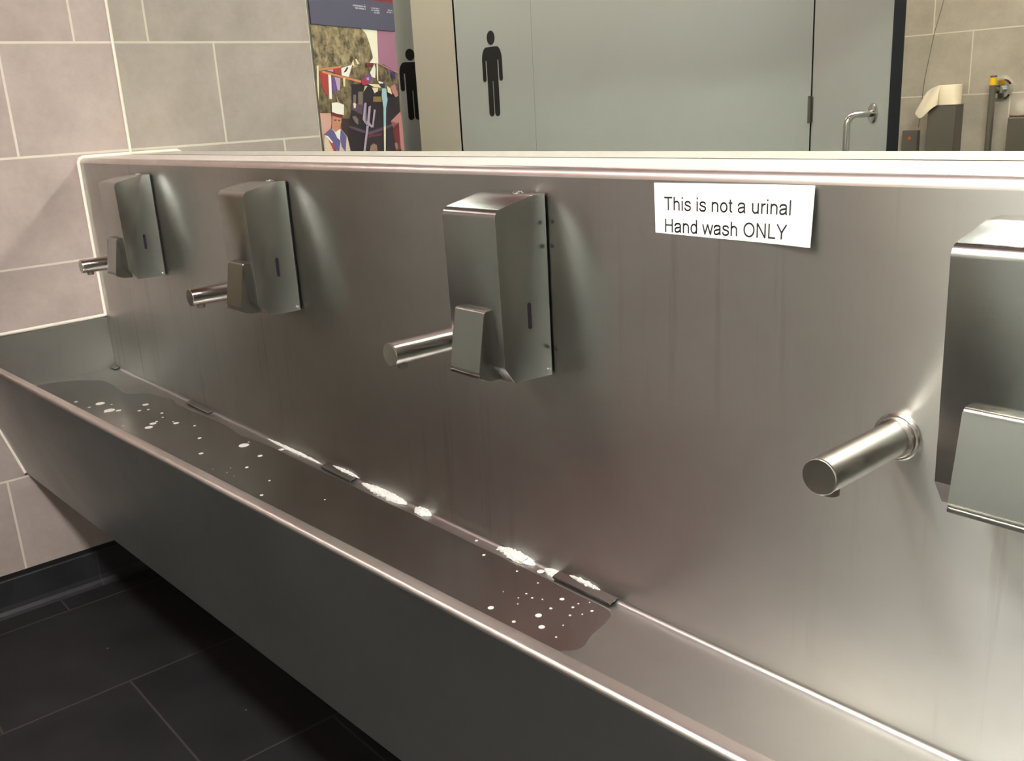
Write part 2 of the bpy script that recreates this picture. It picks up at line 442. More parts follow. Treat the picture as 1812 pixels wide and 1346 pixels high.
DROPS_LEFT = [(0.3852,-0.1695,0.0117),(0.4716,-0.174,0.0136),(0.4929,-0.1586,0.0068),(0.4786,-0.187,0.0038),(0.4208,-0.1519,0.003),(0.3967,-0.201,0.0042),(0.3107,-0.2088,0.0048),(0.4978,-0.0905,0.0082),(0.5402,-0.1223,0.0047),(0.5497,-0.1027,0.0038),(0.6094,-0.091,0.0041),(0.6472,-0.1031,0.0028),(0.7012,-0.1575,0.0094),(0.6783,-0.1391,0.0079),(0.6692,-0.1269,0.0036),(0.7228,-0.0989,0.0069),(0.7057,-0.0996,0.0025),(0.7807,-0.077,0.0031),(0.6327,-0.1959,0.0028)]
DROPS_MIDDLE = [(0.8801,-0.107,0.0045),(0.9854,-0.1484,0.0054),(1.0105,-0.06,0.0113),(0.9983,-0.0426,0.0024),(1.1039,-0.0163,0.0065),(1.1037,-0.0671,0.0052),(1.1465,-0.1183,0.0036),(1.2535,-0.1209,0.0025),(1.3111,-0.1669,0.0035),(1.1697,-0.012,0.0016),(1.122,-0.1427,0.0014),(1.1417,-0.16,0.0014),(1.4258,-0.0952,0.0018),(1.1716,-0.1583,0.0011),(1.0984,-0.1712,0.001)]
DROPS_RIGHT = [(1.7756,-0.012,0.0028),(1.8269,-0.0092,0.0028),(1.8255,-0.0367,0.0029),(1.9059,-0.0367,0.0018),(1.9335,-0.0125,0.0058),(1.9571,-0.0399,0.0017),(1.9003,-0.0198,0.001),(1.9685,-0.0733,0.0017),(1.9838,-0.0755,0.0018),(1.969,-0.0892,0.0013),(1.9816,-0.1015,0.0012),(1.998,-0.0687,0.0012),(2.0179,-0.0486,0.0036),(1.9615,-0.1348,0.0045),(2.0254,-0.0776,0.0023),(2.0459,-0.0541,0.0022),(2.0445,-0.0419,0.0016),(2.0533,-0.0282,0.0012),(2.0724,-0.0429,0.0022),(2.0583,-0.0721,0.0019),(2.0689,-0.0584,0.0012),(2.0267,-0.1023,0.0048),(2.0523,-0.12,0.0045),(2.014,-0.1371,0.0028),(2.0851,-0.1239,0.0016),(2.0705,-0.0968,0.0011),(1.939,-0.0925,0.001),(2.0296,-0.0118,0.0011)]

# ------------------------------------------------------------------ lamps
def ceiling_light(x, y, lx, ly, rad, col, label, cat='ceiling light', group=None):
    t = thing('ceiling_light', label, cat, (x, y, CEIL), 0, group)
    bm = bmesh.new()
    f = 0.02
    for lo, hi in (((-lx/2-f, -ly/2-f, -0.03), (lx/2+f, -ly/2, 0.0)), ((-lx/2-f, ly/2, -0.03), (lx/2+f, ly/2+f, 0.0)),
                   ((-lx/2-f, -ly/2, -0.03), (-lx/2, ly/2, 0.0)), ((lx/2, -ly/2, -0.03), (lx/2+f, ly/2, 0.0))):
        box(bm, lo, hi)
    obj('frame', bm, M['white_paint'], t)
    obj('diffuser', new_box((-lx/2, -ly/2, -0.022), (lx/2, ly/2, -0.012)), light_mat('lamp_glow', rad, col), t)
    return t
LN = ['white strip ceiling light above the middle of the trough', 'white strip ceiling light above the near end of the trough', 'narrow red strip light added behind the white strip for red reflections', 'short white light added over the corridor to brighten the laminate panels']
for L_, lab in zip(LIGHTS, LN):
    ceiling_light(*L_, lab)
for L_ in CUBICLE_LIGHTS:
    ceiling_light(*L_, 'warm square ceiling light inside the open toilet cubicle')

# ------------------------------------------------------------------ the room
XR, YB, XL = 4.30, -3.75, -1.62        # right wall, cubicle back wall, corridor end
Dm = 0.1494                            # mirror plane
structure(obj('floor', new_box((XL-0.1, YB-0.1, -0.08), (XR+0.1, 0.30, 0.0)), M['floor_tile']))
structure(obj('ceiling', new_box((XL-0.1, YB-0.1, CEIL), (XR+0.1, 0.30, CEIL+0.08)), M['ceiling']))
structure(obj('wall_left', new_box((-0.12, -0.488, 0.12), (0.0, 0.30, CEIL)), M['wall_tile']))
structure(obj('wall_back', new_box((-0.12, 0.158, 0.0), (XR+0.1, 0.30, CEIL)), M['back_tile']))
structure(obj('wall_corridor', new_box((XL-0.1, -0.55, 0.0), (-0.121, -0.49, CEIL)), M['white_paint']))
structure(obj('wall_right', new_box((XR, YB, 0.0), (XR+0.1, 0.158, CEIL)), M['side_tile']))
structure(obj('wall_rear', new_box((XL-0.1, YB-0.1, 0.0), (XR+0.1, YB, CEIL)), M['back_tile']))
structure(obj('wall_end', new_box((XL-0.1, YB, 0.0), (XL-0.045, -0.55, CEIL)), M['white_paint']))
# coved black skirting along the left wall, with the black joint above it
bm = bmesh.new()
prof = [(0.0, 0.0), (0.034, 0.0), (0.022, 0.005), (0.014, 0.014), (0.011, 0.028), (0.011, 0.104), (0.009, 0.107), (0.0, 0.107)]
a = [bm.verts.new((x, -0.488, z)) for x, z in prof]; b = [bm.verts.new((x, 0.158, z)) for x, z in prof]
for i in range(len(prof)):
    bm.faces.new((a[i], b[i], b[(i+1) % len(prof)], a[(i+1) % len(prof)]))
bm.faces.new(a); bm.faces.new(b[::-1])
structure(obj('baseboard_left', bm, M['skirting']))
structure(obj('trim_1', new_box((-0.12, -0.488, 0.0), (0.002, 0.158, 0.12)), M['black']))
structure(obj('trim_2', new_box((-0.02, -0.4905, 0.0), (0.0012, -0.4885, CEIL)), M['laminate_warm']))
structure(obj('gap_shade_strip', new_box((-0.12, -0.4990, 0.0), (-0.004, -0.4905, CEIL)), M['dark_steel']))  # grey strip stands for the shade in the gap beside the poster

# ------------------------------------------------------------------ the hand wash trough
XE = 4.25
def zb(x): return 0.6660 + 0.0080 * x
def zl(x): return 0.8134 + 0.0271 * x
def yo(x): return -0.4182 + 0.0228 * x
def zf(x): return 0.4087 + 0.0521 * x
YF = -0.3003
ZT = 1.2862
XS = [0.003 + (XE - 0.003) * i / 24 for i in range(25)]
trough = thing('wash_trough', 'long stainless steel hand wash trough with tall splashback along the mirror wall', 'trough', (0.0, 0.0, zf(0)))
TL = Vector((0, 0, zf(0)))
def tpart(name, bm, mat, smooth=True, angle=40, parent=None):
    bmesh.ops.translate(bm, verts=bm.verts[:], vec=-TL)
    return obj(name, bm, mat, parent or trough, smooth, angle=angle)
RB = 0.013
def sheet(prof_fn, xs=XS):
    return loft(bmesh.new(), [[(x, y, z) for y, z in prof_fn(x)] for x in xs])
RC = 0.009
tpart('splashback', sheet(lambda x: [(0.0, zb(x) + RC + (ZT - RB - zb(x) - RC) * i / 6) for i in range(7)]), M['steel_panel'])
tpart('top_bend', sheet(lambda x: [(RB - RB*math.cos(math.radians(t)), ZT - RB + RB*math.sin(math.radians(t))) for t in range(0, 91, 10)]), M['steel_rim'])
tpart('ledge', sheet(lambda x: [(RB, ZT), (0.05, ZT), (0.10, ZT), (Dm - 0.0005, ZT)]), M['ledge'])
tpart('cove', sheet(lambda x: [(-RC + RC*math.sin(math.radians(t)), zb(x) + RC - RC*math.cos(math.radians(t))) for t in range(0, 91, 10)]), M['steel_basin'])
def floor_prof(x):
    ye = yo(x) + 0.050
    pts = [(-RC + (ye + RC) * i / 8, zb(x)) for i in range(9)]
    for t in range(10, 80, 10):
        pts.append((ye - 0.012*math.sin(math.radians(t)), zb(x) + 0.012 - 0.012*math.cos(math.radians(t))))
    return pts
tpart('basin_floor', sheet(floor_prof), M['steel_basin'])
def inner_prof(x):
    a = floor_prof(x)[-1]; b = (yo(x) + 0.019, zl(x) - 0.003)
    return [(a[0] + (b[0]-a[0])*i/4, a[1] + (b[1]-a[1])*i/4) for i in range(5)]
tpart('inner_wall', sheet(inner_prof), M['steel_basin'])
def rim_prof(x):
    o, z = yo(x), zl(x)
    return [(o + 0.019, z - 0.003)] + [(o + 0.016 + 0.003*math.cos(math.radians(t)), z - 0.003 + 0.003*math.sin(math.radians(t))) for t in (15, 30, 45, 60, 75, 90)] \
        + [(o + 0.010, z)] + [(o + 0.005 - 0.005*math.sin(math.radians(t)), z - 0.005 + 0.005*math.cos(math.radians(t))) for t in range(0, 91, 10)] + [(o + 0.0002, z - 0.007)]
tpart('rim', sheet(rim_prof), M['steel_rim'])
def front_prof(x):
    a = (yo(x) + 0.0002, zl(x) - 0.007); b = (YF - 0.001, zf(x) + 0.004)
    return [(a[0] + (b[0]-a[0])*i/6, a[1] + (b[1]-a[1])*i/6) for i in range(7)]
tpart('front_panel', sheet(front_prof), M['steel_front'])
tpart('underside', sheet(lambda x: [(YF - 0.001, zf(x) + 0.004), (YF + 0.0005, zf(x) + 0.001), (YF + 0.004, zf(x)), (-0.15, zf(x)), (-0.002, zf(x))]), M['steel_front'])
# end panel on the left wall, with its folded top edge
bm = bmesh.new()
ZE = 0.8200
pr = [(-0.0005, zb(0)), (-0.0005, ZE), (yo(0) + 0.019, ZE - 0.006), (yo(0) + 0.03, zb(0))]
lay = bm.loops.layers.uv.verify()
for x in (0.0035,):
    vs = [bm.verts.new((x, y, z)) for y, z in pr]
    f = bm.faces.new(vs)
    for lp in f.loops: lp[lay].uv = (lp.vert.co.z, lp.vert.co.y)
for (y0, z0), (y1, z1) in ((pr[1], pr[2]),):
    vs = [bm.verts.new(p) for p in ((0.0005, y0, z0+0.004), (0.0005, y1, z1+0.004), (0.0035, y1, z1+0.004), (0.0035, y0, z0+0.004))]
    bm.faces.new(vs)
    vs2 = [bm.verts.new(p) for p in ((0.0035, y0, z0+0.004), (0.0035, y1, z1+0.004), (0.0035, y1, z1-0.002), (0.0035, y0, z0-0.002))]
    bm.faces.new(vs2)
    vs3 = [bm.verts.new(p) for p in ((0.006, y0, z0+0.001), (0.006, y1, z1+0.001), (0.006, y1, z1-0.003), (0.006, y0, z0-0.003))]
    bm.faces.new(vs3)
    bm.faces.new([bm.verts.new(p) for p in ((0.0035, y0, z0+0.003), (0.0035, y1, z1+0.003), (0.006, y1, z1+0.001), (0.006, y0, z0+0.001))])
tpart('end_panel', bm, M['steel_basin'], False)
# silicone joints to the wall
bm = bmesh.new()
tube(bm, [(0.0054, Dm - 0.001, ZT + 0.003), (0.0054, 0.012, ZT + 0.003), (0.0054, 0.001, ZT - 0.002), (0.0054, -0.003, ZT - 0.012), (0.0054, -0.003, ZE + 0.012), (0.0054, -0.004, ZE + 0.0105), (0.0054, -0.010, ZE + 0.0095), (0.0054, yo(0) + 0.02, ZE + 0.004)], 0.0050, 10)
tube(bm, [(0.0054, yo(0) - 0.004, zl(0) + 0.002), (0.0054, YF - 0.004, zf(0) + 0.004)], 0.0042, 10)
o = tpart('sealant_bead', bm, M['sealant'])
o['label'] = 'white silicone joint'
# three screws in the splashback beside the middle dispenser
for k, (sx, sz_) in enumerate(((1.978, 1.215), (1.976, 1.182), (1.975, 1.038))):
    bm = bmesh.new(); lathe(bm, [(0.0, 0.0032), (0.0004, 0.0032), (0.0008, 0.0022)], (sx, -0.0002, sz_), (0, -1, 0), 14)
    tpart('screw', bm, M['black'])
# drain flaps folded up along the back joint
for x1, ln in ((0.045, 0.045), (0.717, 0.135), (1.388, 0.115), (2.082, 0.118)):
    x0 = x1 - ln
    if x0 < 0.005: x0 = 0.006
    z = zb((x0 + x1) / 2)
    bm = bmesh.new()
    prism_x(bm, [(-0.0005, z + 0.0085), (-0.013, z + 0.0062), (-0.0160, z + 0.0048), (-0.0165, z + 0.0030), (-0.0157, z + 0.0030), (-0.0125, z + 0.0048), (-0.0005, z + 0.0070)], x0, x1)
    o = tpart('drain_cover', bm, M['steel_box'])
    bm = bmesh.new(); prism_x(bm, [(-0.0005, z + 0.0068), (-0.0125, z + 0.0046), (-0.0148, z + 0.0034), (-0.0148, z + 0.0006), (-0.0005, z + 0.0006)], x0 + 0.001, x1 - 0.0012)
    bmesh.ops.translate(bm, verts=bm.verts[:], vec=-TL)
    obj('slot_shade', bm, M['black'], o)  # black filling puts in the shade of the opening under the flap

# ------------------------------------------------------------------ the mirror
mir = thing('mirror', 'wide wall mirror standing on the steel ledge above the trough', 'mirror', (2.15, Dm, ZT))
obj('glass', new_box((0.004 - 2.15, 0.0, 0.0008), (XE - 2.15, 0.006, 0.98)), M['mirror'], mir)
bm = bmesh.new(); tube(bm, [(0.0028 - 2.15, -0.001, 0.004), (0.0028 - 2.15, -0.001, 0.98)], 0.0032, 10)
obj('sealant_bead', bm, M['sealant'], mir, True)

# ------------------------------------------------------------------ soap dispensers
DX = [0.545, 1.242, 1.969, 2.668]      # right faces
DLAB = ['stainless steel soap dispenser nearest the tiled left wall', 'stainless steel soap dispenser second from the tiled left wall',
        'stainless steel soap dispenser just left of the paper sign', 'stainless steel soap dispenser right of the paper sign, cut by the photo edge']
disp = thing('soap_dispenser', DLAB[0], 'soap dispenser', (DX[0] - 0.056, 0, 1.0), 0, 'soap dispensers on the splashback')
hw = 0.056
nx, nz = -math.sin(math.radians(11)), math.cos(math.radians(11))
prof = [(-0.003, 0.0)] + [(-0.071, 0.003), (-0.073, 0.0036)] + [(-0.0893, 0.0272), (-0.0898, 0.0290)]
cy_, cz_ = -0.0795, 0.2275
prof += [(cy_ + 0.0125*math.cos(math.radians(a_)), cz_ + 0.0125*math.sin(math.radians(a_))) for a_ in range(180, 100, -8)]
prof += [(-0.0285, 0.2512), (-0.0265, 0.2518), (-0.003, 0.2520)]
bm = bmesh.new(); prism_x(bm, prof, -hw, hw)
es = [e for e in bm.edges if abs(e.verts[0].co.x - e.verts[1].co.x) < 1e-6]
bmesh.ops.bevel(bm, geom=es, offset=0.0007, segments=2, profile=0.5, affect='EDGES')
obj('body', bm, M['steel_box'], disp, True, angle=28)
obj('back_plate', new_box((-hw + 0.003, -0.0035, 0.004), (hw - 0.003, 0.0, 0.249)), M['black'], disp)
bm = bmesh.new()
lp = [(-0.0880, 0.1050)] + [(-0.0960 + 0.0045*math.cos(math.radians(a_)), 0.1000 + 0.0045*math.sin(math.radians(a_))) for a_ in range(90, 190, 12)] + \
     [(-0.1150, 0.0230), (-0.1135, 0.0205), (-0.1135, 0.0185), (-0.1160, 0.0178), (-0.1155, 0.0150), (-0.1080, 0.0110), (-0.0960, 0.0072), (-0.0770, 0.0060), (-0.0800, 0.0150), (-0.0885, 0.0285)]
prism_x(bm, lp, -0.032, 0.032)
es = [e for e in bm.edges if abs(e.verts[0].co.x - e.verts[1].co.x) < 1e-6]
bmesh.ops.bevel(bm, geom=es, offset=0.0005, segments=1, affect='EDGES')
obj('push_lever', bm, M['steel_box'], disp, True, angle=28)
bm = bmesh.new()
pts = [(-0.0405 + 0.0033*math.cos(math.radians(t)), 0.1065 + 0.0033*math.sin(math.radians(t))) for t in range(0, 181, 20)] + \
      [(-0.0405 + 0.0033*math.cos(math.radians(t)), 0.0765 + 0.0033*math.sin(math.radians(t))) for t in range(180, 361, 20)]
prism_x(bm, pts, hw - 0.002, hw + 0.0003)
o = obj('level_window', bm, M['window'], disp)
o['label'] = 'dark slot window showing the soap level'
bm = bmesh.new(); lathe(bm, [(-0.001, 0.0075), (0.0018, 0.0075), (0.0024, 0.0068), (0.0024, 0.0052), (0.0016, 0.0050), (0.0016, 0.0)], (0.016, -0.0155, 0.2519), (0, 0, 1), 24)
o = obj('lock', bm, M['chrome'], disp, True)
obj('keyhole', new_box((0.0152, -0.0190, 0.2530), (0.0168, -0.0120, 0.2538)), M['black'], o)
bm = bmesh.new(); lathe(bm, [(-0.001, 0.0028), (0.0006, 0.0028), (0.0012, 0.0020)], (hw, -0.0085, 0.0085), (1, 0, 0), 14)
obj('screw', bm, M['chrome'], disp, True)
for x, lab in zip(DX[1:], DLAB[1:]):
    dup(disp, (x - 0.056, 0, 1.0), lab)

# ------------------------------------------------------------------ spouts
SX = [0.350, 1.047, 1.774, 2.476]
SLAB = ['straight steel spout crossing the tile edge, nearest the tiled left wall', 'straight steel spout below the second dispenser from the tiled left wall',
        'straight steel spout beside the dispenser just left of the paper sign', 'large straight steel spout with round flange, below right of the paper sign']
sp = thing('spout_tap', SLAB[0], 'tap', (SX[0], 0, 1.027), 0, 'spouts on the splashback')
bm = bmesh.new(); lathe(bm, [(0.0, 0.0245), (0.0045, 0.0245), (0.0060, 0.0230), (0.0062, 0.0212), (0.0095, 0.0208), (0.0105, 0.0198), (0.0105, 0.016)], (0, 0, 0), (0, -1, 0), 48)
obj('flange', bm, M['steel_spout'], sp, True, angle=30)
bm = bmesh.new(); lathe(bm, [(0.003, 0.0178), (0.1435, 0.0178), (0.1446, 0.0174), (0.1450, 0.0166), (0.1450, 0.0)], (0, 0, 0), (0, -1, 0), 48)
obj('tube', bm, M['steel_spout'], sp, True, angle=16)
bm = bmesh.new(); lathe(bm, [(0.0, 0.0085), (0.0075, 0.0082), (0.0082, 0.0074), (0.0082, 0.0060), (0.0070, 0.0055)], (0, -0.124, -0.0155), (0, 0, -1), 28)
obj('aerator', bm, M['dark_steel'], sp, True, angle=30)
for x, lab in zip(SX[1:], SLAB[1:]):
    dup(sp, (x, 0, 1.027), lab)

# ------------------------------------------------------------------ the paper sign
SX0, SX1 = 2.158, 2.374
sign = thing('paper_sign', 'white paper sign about hand washing stuck on the steel splashback', 'sign', (SX0, 0, 1.21))
def lift(x, z):
    s = (x - SX0) / (SX1 - SX0); t = 1 - (z - 1.21) / 0.062
    return -0.0006 - 0.0075 * max(0.0, (s - 0.55) / 0.45) ** 2 * (0.45 + 0.55*max(0, t)) - 0.0012*max(0, t)*max(0, s)
bm = bmesh.new(); nxs, nzs = 28, 8; rows = []
for j in range(nzs + 1):
    rows.append([])
    for i in range(nxs + 1):
        s, t = i / nxs, j / nzs
        x = SX0 + 0.0015*(1 - t) * (1 - s) + (SX1 - SX0) * s
        z0 = 1.2115 - 0.0022*math.sin(math.pi*s)*0.3 - 0.0012*s*s; z1 = 1.2702 + 0.0028*s
        z = z0 + (z1 - z0) * t
        rows[-1].append(bm.verts.new((x - SX0, lift(x, z), z - 1.21)))
for j in range(nzs):
    for i in range(nxs):
        bm.faces.new((rows[j][i], rows[j][i+1], rows[j+1][i+1], rows[j+1][i]))
r = bmesh.ops.extrude_face_region(bm, geom=bm.faces[:])
bmesh.ops.translate(bm, verts=[v for v in r['geom'] if isinstance(v, bmesh.types.BMVert)], vec=(0, 0.00015, 0))
obj('sheet', bm, M['paper'], sign, True, angle=60)
LET = bmesh.new()
ST = 88                                            # stem width in font units
def smooth_line(p, n=5):
    q = [p[0]] + p + [p[-1]]; out = []
    for i in range(1, len(q) - 2):
        for k in range(n):
            t = k / n; a, b, c, d = q[i-1], q[i], q[i+1], q[i+2]
            out.append(tuple(0.5*(2*b[j] + (c[j]-a[j])*t + (2*a[j]-5*b[j]+4*c[j]-d[j])*t*t + (3*b[j]-a[j]-3*c[j]+d[j])*t**3) for j in (0, 1)))
    return out + [p[-1]]
def ell(cx, cy, rx, ry, a0=0, a1=360, n=28):
    return [(cx + rx*math.cos(math.radians(a0 + (a1-a0)*i/n)), cy + ry*math.sin(math.radians(a0 + (a1-a0)*i/n))) for i in range(n + 1)]
GL = {'T': (611, [[(305, 0), (305, 690)], [(21, 674), (590, 674)]]),
      'h': (556, [[(110, 0), (110, 716)], ell(278, 330, 168, 147, 180, 0, 14) + [(446, 0)]]),
      'n': (556, [[(110, 0), (110, 519)], ell(278, 330, 168, 147, 180, 0, 14) + [(446, 0)]]),
      'u': (556, [[(446, 0), (446, 519)], [(110, 519)] + ell(278, 190, 168, 157, 180, 360, 14)]),
      'r': (333, [[(110, 0), (110, 519)], ell(285, 320, 175, 155, 180, 75, 8)]),
      'i': (222, [[(111, 0), (111, 519)], [(111, 616), (111, 716)]]),
      'l': (222, [[(111, 0), (111, 716)]]),
      't': (278, [[(130, 650), (130, 130)] + ell(222, 130, 92, 90, 190, 285, 6), [(20, 480), (256, 480)]]),
      'o': (556, [ell(277, 254, 196, 222)]),
      'd': (556, [[(446, 0), (446, 716)], ell(268, 256, 186, 224)]),
      'a': (556, [smooth_line([(75, 360), (105, 430), (180, 474), (280, 482), (375, 470), (430, 420), (440, 350)]) + [(440, 110), (452, 40), (475, 5)], smooth_line([(440, 300), (330, 280), (190, 255), (105, 210), (82, 140), (108, 70), (185, 34), (280, 45), (370, 90), (438, 175)])]),
      's': (500, [smooth_line([(425, 380), (395, 445), (330, 477), (245, 482), (155, 470), (98, 415), (102, 345), (160, 302), (250, 276), (350, 250), (425, 205), (430, 125), (372, 58), (260, 33), (150, 46), (90, 95), (72, 155)], 3)]),
      'w': (722, [[(38, 519), (180, 20), (361, 500), (542, 20), (684, 519)]]),
      'H': (722, [[(125, 0), (125, 716)], [(597, 0), (597, 716)], [(125, 380), (597, 380)]]),
      'O': (778, [ell(388, 358, 306, 325, 0, 360, 36)]),
      'N': (722, [[(120, 0), (120, 716)], [(602, 0), (602, 716)], [(128, 690), (594, 26)]]),
      'L': (556, [[(120, 0), (120, 716)], [(120, 42), (520, 42)]]),
      'Y': (667, [[(48, 716), (333, 315), (618, 716)], [(333, 0), (333, 325)]]), ' ': (278, [])}
def text_line(body, x0, x1, z0, z1, slope):
    quads = []; pen = 0
    for ch in body:
        adv, strokes = GL[ch]
        for p in strokes:
            p = [(px + pen, py) for px, py in p]
            for i in range(len(p) - 1):
                (ax, ay), (bx, by) = p[i], p[i+1]
                L_ = math.hypot(bx - ax, by - ay)
                if L_ < 1e-6: continue
                nx_, ny_ = -(by - ay) / L_ * ST / 2, (bx - ax) / L_ * ST / 2
                quads.append([(ax + nx_, ay + ny_), (ax - nx_, ay - ny_), (bx - nx_, by - ny_), (bx + nx_, by + ny_)])
                if i > 0: quads.append([(ax + ST/2*math.cos(k*math.pi/5), ay + ST/2*math.sin(k*math.pi/5)) for k in range(10)])
        pen += adv
    mn, mx = min(q[0] for f in quads for q in f), max(q[0] for f in quads for q in f)
    for f in quads:
        vs = []
        for px, py in f:
            X = x0 + (px - mn) / (mx - mn) * (x1 - x0); Z = z0 + py / 716 * (z1 - z0) + slope * (X - x0)
            vs.append(LET.verts.new((X - SX0, lift(X, Z) - 0.0003, Z - 1.21)))
        LET.faces.new(vs)
text_line('This is not a urinal', 2.1735, 2.3465, 1.2388, 1.2545, 0.016)
text_line('Hand wash ONLY', 2.1745, 2.3430, 1.2132, 1.2290, 0.016)
LET.normal_update()
for f in LET.faces:
    if f.normal.y > 0: f.normal_flip()
me = bpy.data.meshes.new('lettering'); LET.to_mesh(me); LET.free()
link_obj('lettering', me, M['ink'], sign)

# ------------------------------------------------------------------ water, suds and soap drops in the trough
def ground(x): return zb(x) + 0.0003
random.seed(5)
up = [(0.03, -0.178), (0.123, -0.083), (0.20, -0.079), (0.271, -0.085), (0.356, -0.091), (0.388, -0.046), (0.47, -0.030), (0.515, -0.022), (0.560, -0.034), (0.596, -0.030), (0.66, -0.032), (0.704, -0.028), (0.80, -0.024), (0.873, -0.026), (0.938, -0.036), (1.0, -0.026)]
x = 1.05
while x < 2.07:
    up.append((x, -0.021 - 0.003*random.random())); x += 0.05
right = [(2.095, -0.024), (2.107, -0.048), (2.115, -0.089), (2.131, -0.121), (2.105, -0.150), (2.120, -0.185), (2.095, -0.22), (2.110, -0.27), (2.10, -0.30)]
front = [(2.05, -0.315), (1.0, -0.335), (0.03, -0.35)]
out_ = up + right + front
for _k in range(2):                                   # soften the outline
    out_ = [q for i in range(len(out_)) for q in
            ((0.75*out_[i-1][0] + 0.25*out_[i][0], 0.75*out_[i-1][1] + 0.25*out_[i][1]), (0.25*out_[i-1][0] + 0.75*out_[i][0], 0.25*out_[i-1][1] + 0.75*out_[i][1]))]
bm = bmesh.new()
a = [bm.verts.new((px, py, ground(px) + 0.0005)) for px, py in out_]
b = [bm.verts.new((px, py, ground(px))) for px, py in out_]
n_ = len(out_)
bm.faces.new(a[::-1]); bm.faces.new(b)
for i in range(n_):
    bm.faces.new((a[i], a[(i+1) % n_], b[(i+1) % n_], b[i]))
bmesh.ops.triangulate(bm, faces=[f for f in bm.faces if len(f.verts) > 4])
tag(obj('water_puddle', bm, M['steel_wet']), 'thin film of water lying on the trough floor', 'water', kind='stuff')

SUDS = [(0.955, 1.285, 0.0042, 'thin thread of white suds along the back joint, farthest of all'),
        (1.288, 1.398, 0.0060, 'white suds piled over the second drain flap'),
        (1.398, 1.568, 0.0090, 'longest white heap of suds, just past the second drain flap'),
        (1.584, 1.640, 0.0085, 'small separate bubbly lump of suds in the middle of the back joint'),
        (1.816, 1.914, 0.0100, 'thick white heap of suds left of the nearest drain flap'),
        (1.928, 1.975, 0.0072, 'short heap of suds touching the tip of the nearest drain flap'),
        (1.978, 2.050, 0.0062, 'strip of suds lying on top of the nearest drain flap')]
for k, (x0, x1, hgt, lab) in enumerate(SUDS):
    rnd = random.Random(40 + k); bm = bmesh.new(); L_ = x1 - x0
    on_flap = k in (1, 6)
    lift_ = 0.0070 if on_flap else 0.0004
    # a lens-shaped ridge of fine foam, thickest towards one end
    ns, nr = max(16, int(L_ / 0.004)), 8
    wob = [0.85 + 0.3*rnd.random() for _ in range(ns + 1)]
    rows = []
    for i in range(ns + 1):
        t = i / ns
        env = max(0.02, math.sin(math.pi * t ** 1.25)) ** 0.6 * (wob[i] + wob[max(0, i-1)]) / 2
        w_ = hgt * (0.7 if on_flap else 1.7) * env; h_ = hgt * 0.95 * env
        xx = x0 + L_ * t
        rows.append([bm.verts.new((xx, -0.0006 - w_ * math.sin(math.radians(a_)) * (0.85 + 0.3*rnd.random()), zb(xx) + lift_ + (h_ if a_ < 1 else h_ * math.cos(math.radians(a_)) ** 0.8) * (0.8 + 0.4*rnd.random()))) for a_ in [90.0*q/nr for q in range(nr + 1)]] )
    for i in range(ns):
        for q in range(nr):
            bm.faces.new((rows[i][q], rows[i+1][q], rows[i+1][q+1], rows[i][q+1]))
    # single bubbles sitting in it
    for i in range(int(L_ / 0.005) + 5):
        t = 0.1 + 0.85 * rnd.random() ** 0.7; env = max(0.05, math.sin(math.pi * t ** 1.25)) ** 0.6
        rr = hgt * (0.12 + 0.22 * rnd.random()) * max(env, 0.4)
        xx = x0 + L_ * t
        g = math.radians(90 * rnd.random())
        yy = -0.0010 - rr*0.4 - hgt * (0.6 if on_flap else 1.5) * env * math.sin(g) * 0.9
        zz = zb(xx) + lift_ + hgt * 0.85 * env * math.cos(g)
        bmesh.ops.create_icosphere(bm, subdivisions=2, radius=rr, matrix=Matrix.Translation((xx, yy, zz)))
    o = obj('soap_suds', bm, M['foam'], None, True, angle=80)
    tag(o, lab, 'soap suds', 'suds along the back joint of the trough')

# one drop, a flattened dome of radius one
bm = bmesh.new(); seg = 20
rings = []
for rr, hh in ((1.0, 0.0), (0.985, 0.10), (0.90, 0.22), (0.70, 0.34), (0.40, 0.42)):
    rings.append([bm.verts.new((rr*math.cos(2*math.pi*i/seg), rr*math.sin(2*math.pi*i/seg), hh)) for i in range(seg)])
for i in range(4):
    for j in range(seg):
        bm.faces.new((rings[i][j], rings[i][(j+1) % seg], rings[i+1][(j+1) % seg], rings[i+1][j]))
bm.faces.new(rings[-1]); bm.faces.new(rings[0][::-1])
first = obj('soap_drop', bm, M['foam'], None, True, angle=80)
used = False
def drops(data, many, big, group):
    global used
    top = max(data, key=lambda q: q[2])
    for px, py, r in data:
        o = first if not used else first.copy()
        if used: COL.objects.link(o)
        used = True
        o.location = (px, py, zb(px) + 0.0012)
        o.scale = (r, r, max(0.0012, r * 0.35))
        tag(o, big if (px, py, r) == top else many, 'soap drop', group)
drops(DROPS_LEFT, 'small white soap drop on the trough floor below the far dispenser', 'longest white soap drop in the cluster near the far end of the trough', 'soap drops at the far end of the trough')
drops(DROPS_MIDDLE, 'small white soap drop scattered between the first and second drain flaps', 'largest white soap drop between the first and second drain flaps', 'soap drops in the middle of the trough')
drops(DROPS_RIGHT, 'small white soap drop in front of the nearest drain flap', 'largest white soap drop just below the thick heap of suds', 'soap drops in front of the nearest drain flap')

# ------------------------------------------------------------------ poster on the slanted board at the end of the left wall
AP = math.radians(26)
poster = thing('poster', 'tall printed poster of a decorated black locomotive, seen in the mirror', 'poster', (-0.005, -0.5, 0.0), -math.pi/2 - AP + 0.0)
PW, PZ0, PZ1 = 0.553, 0.14, 2.25
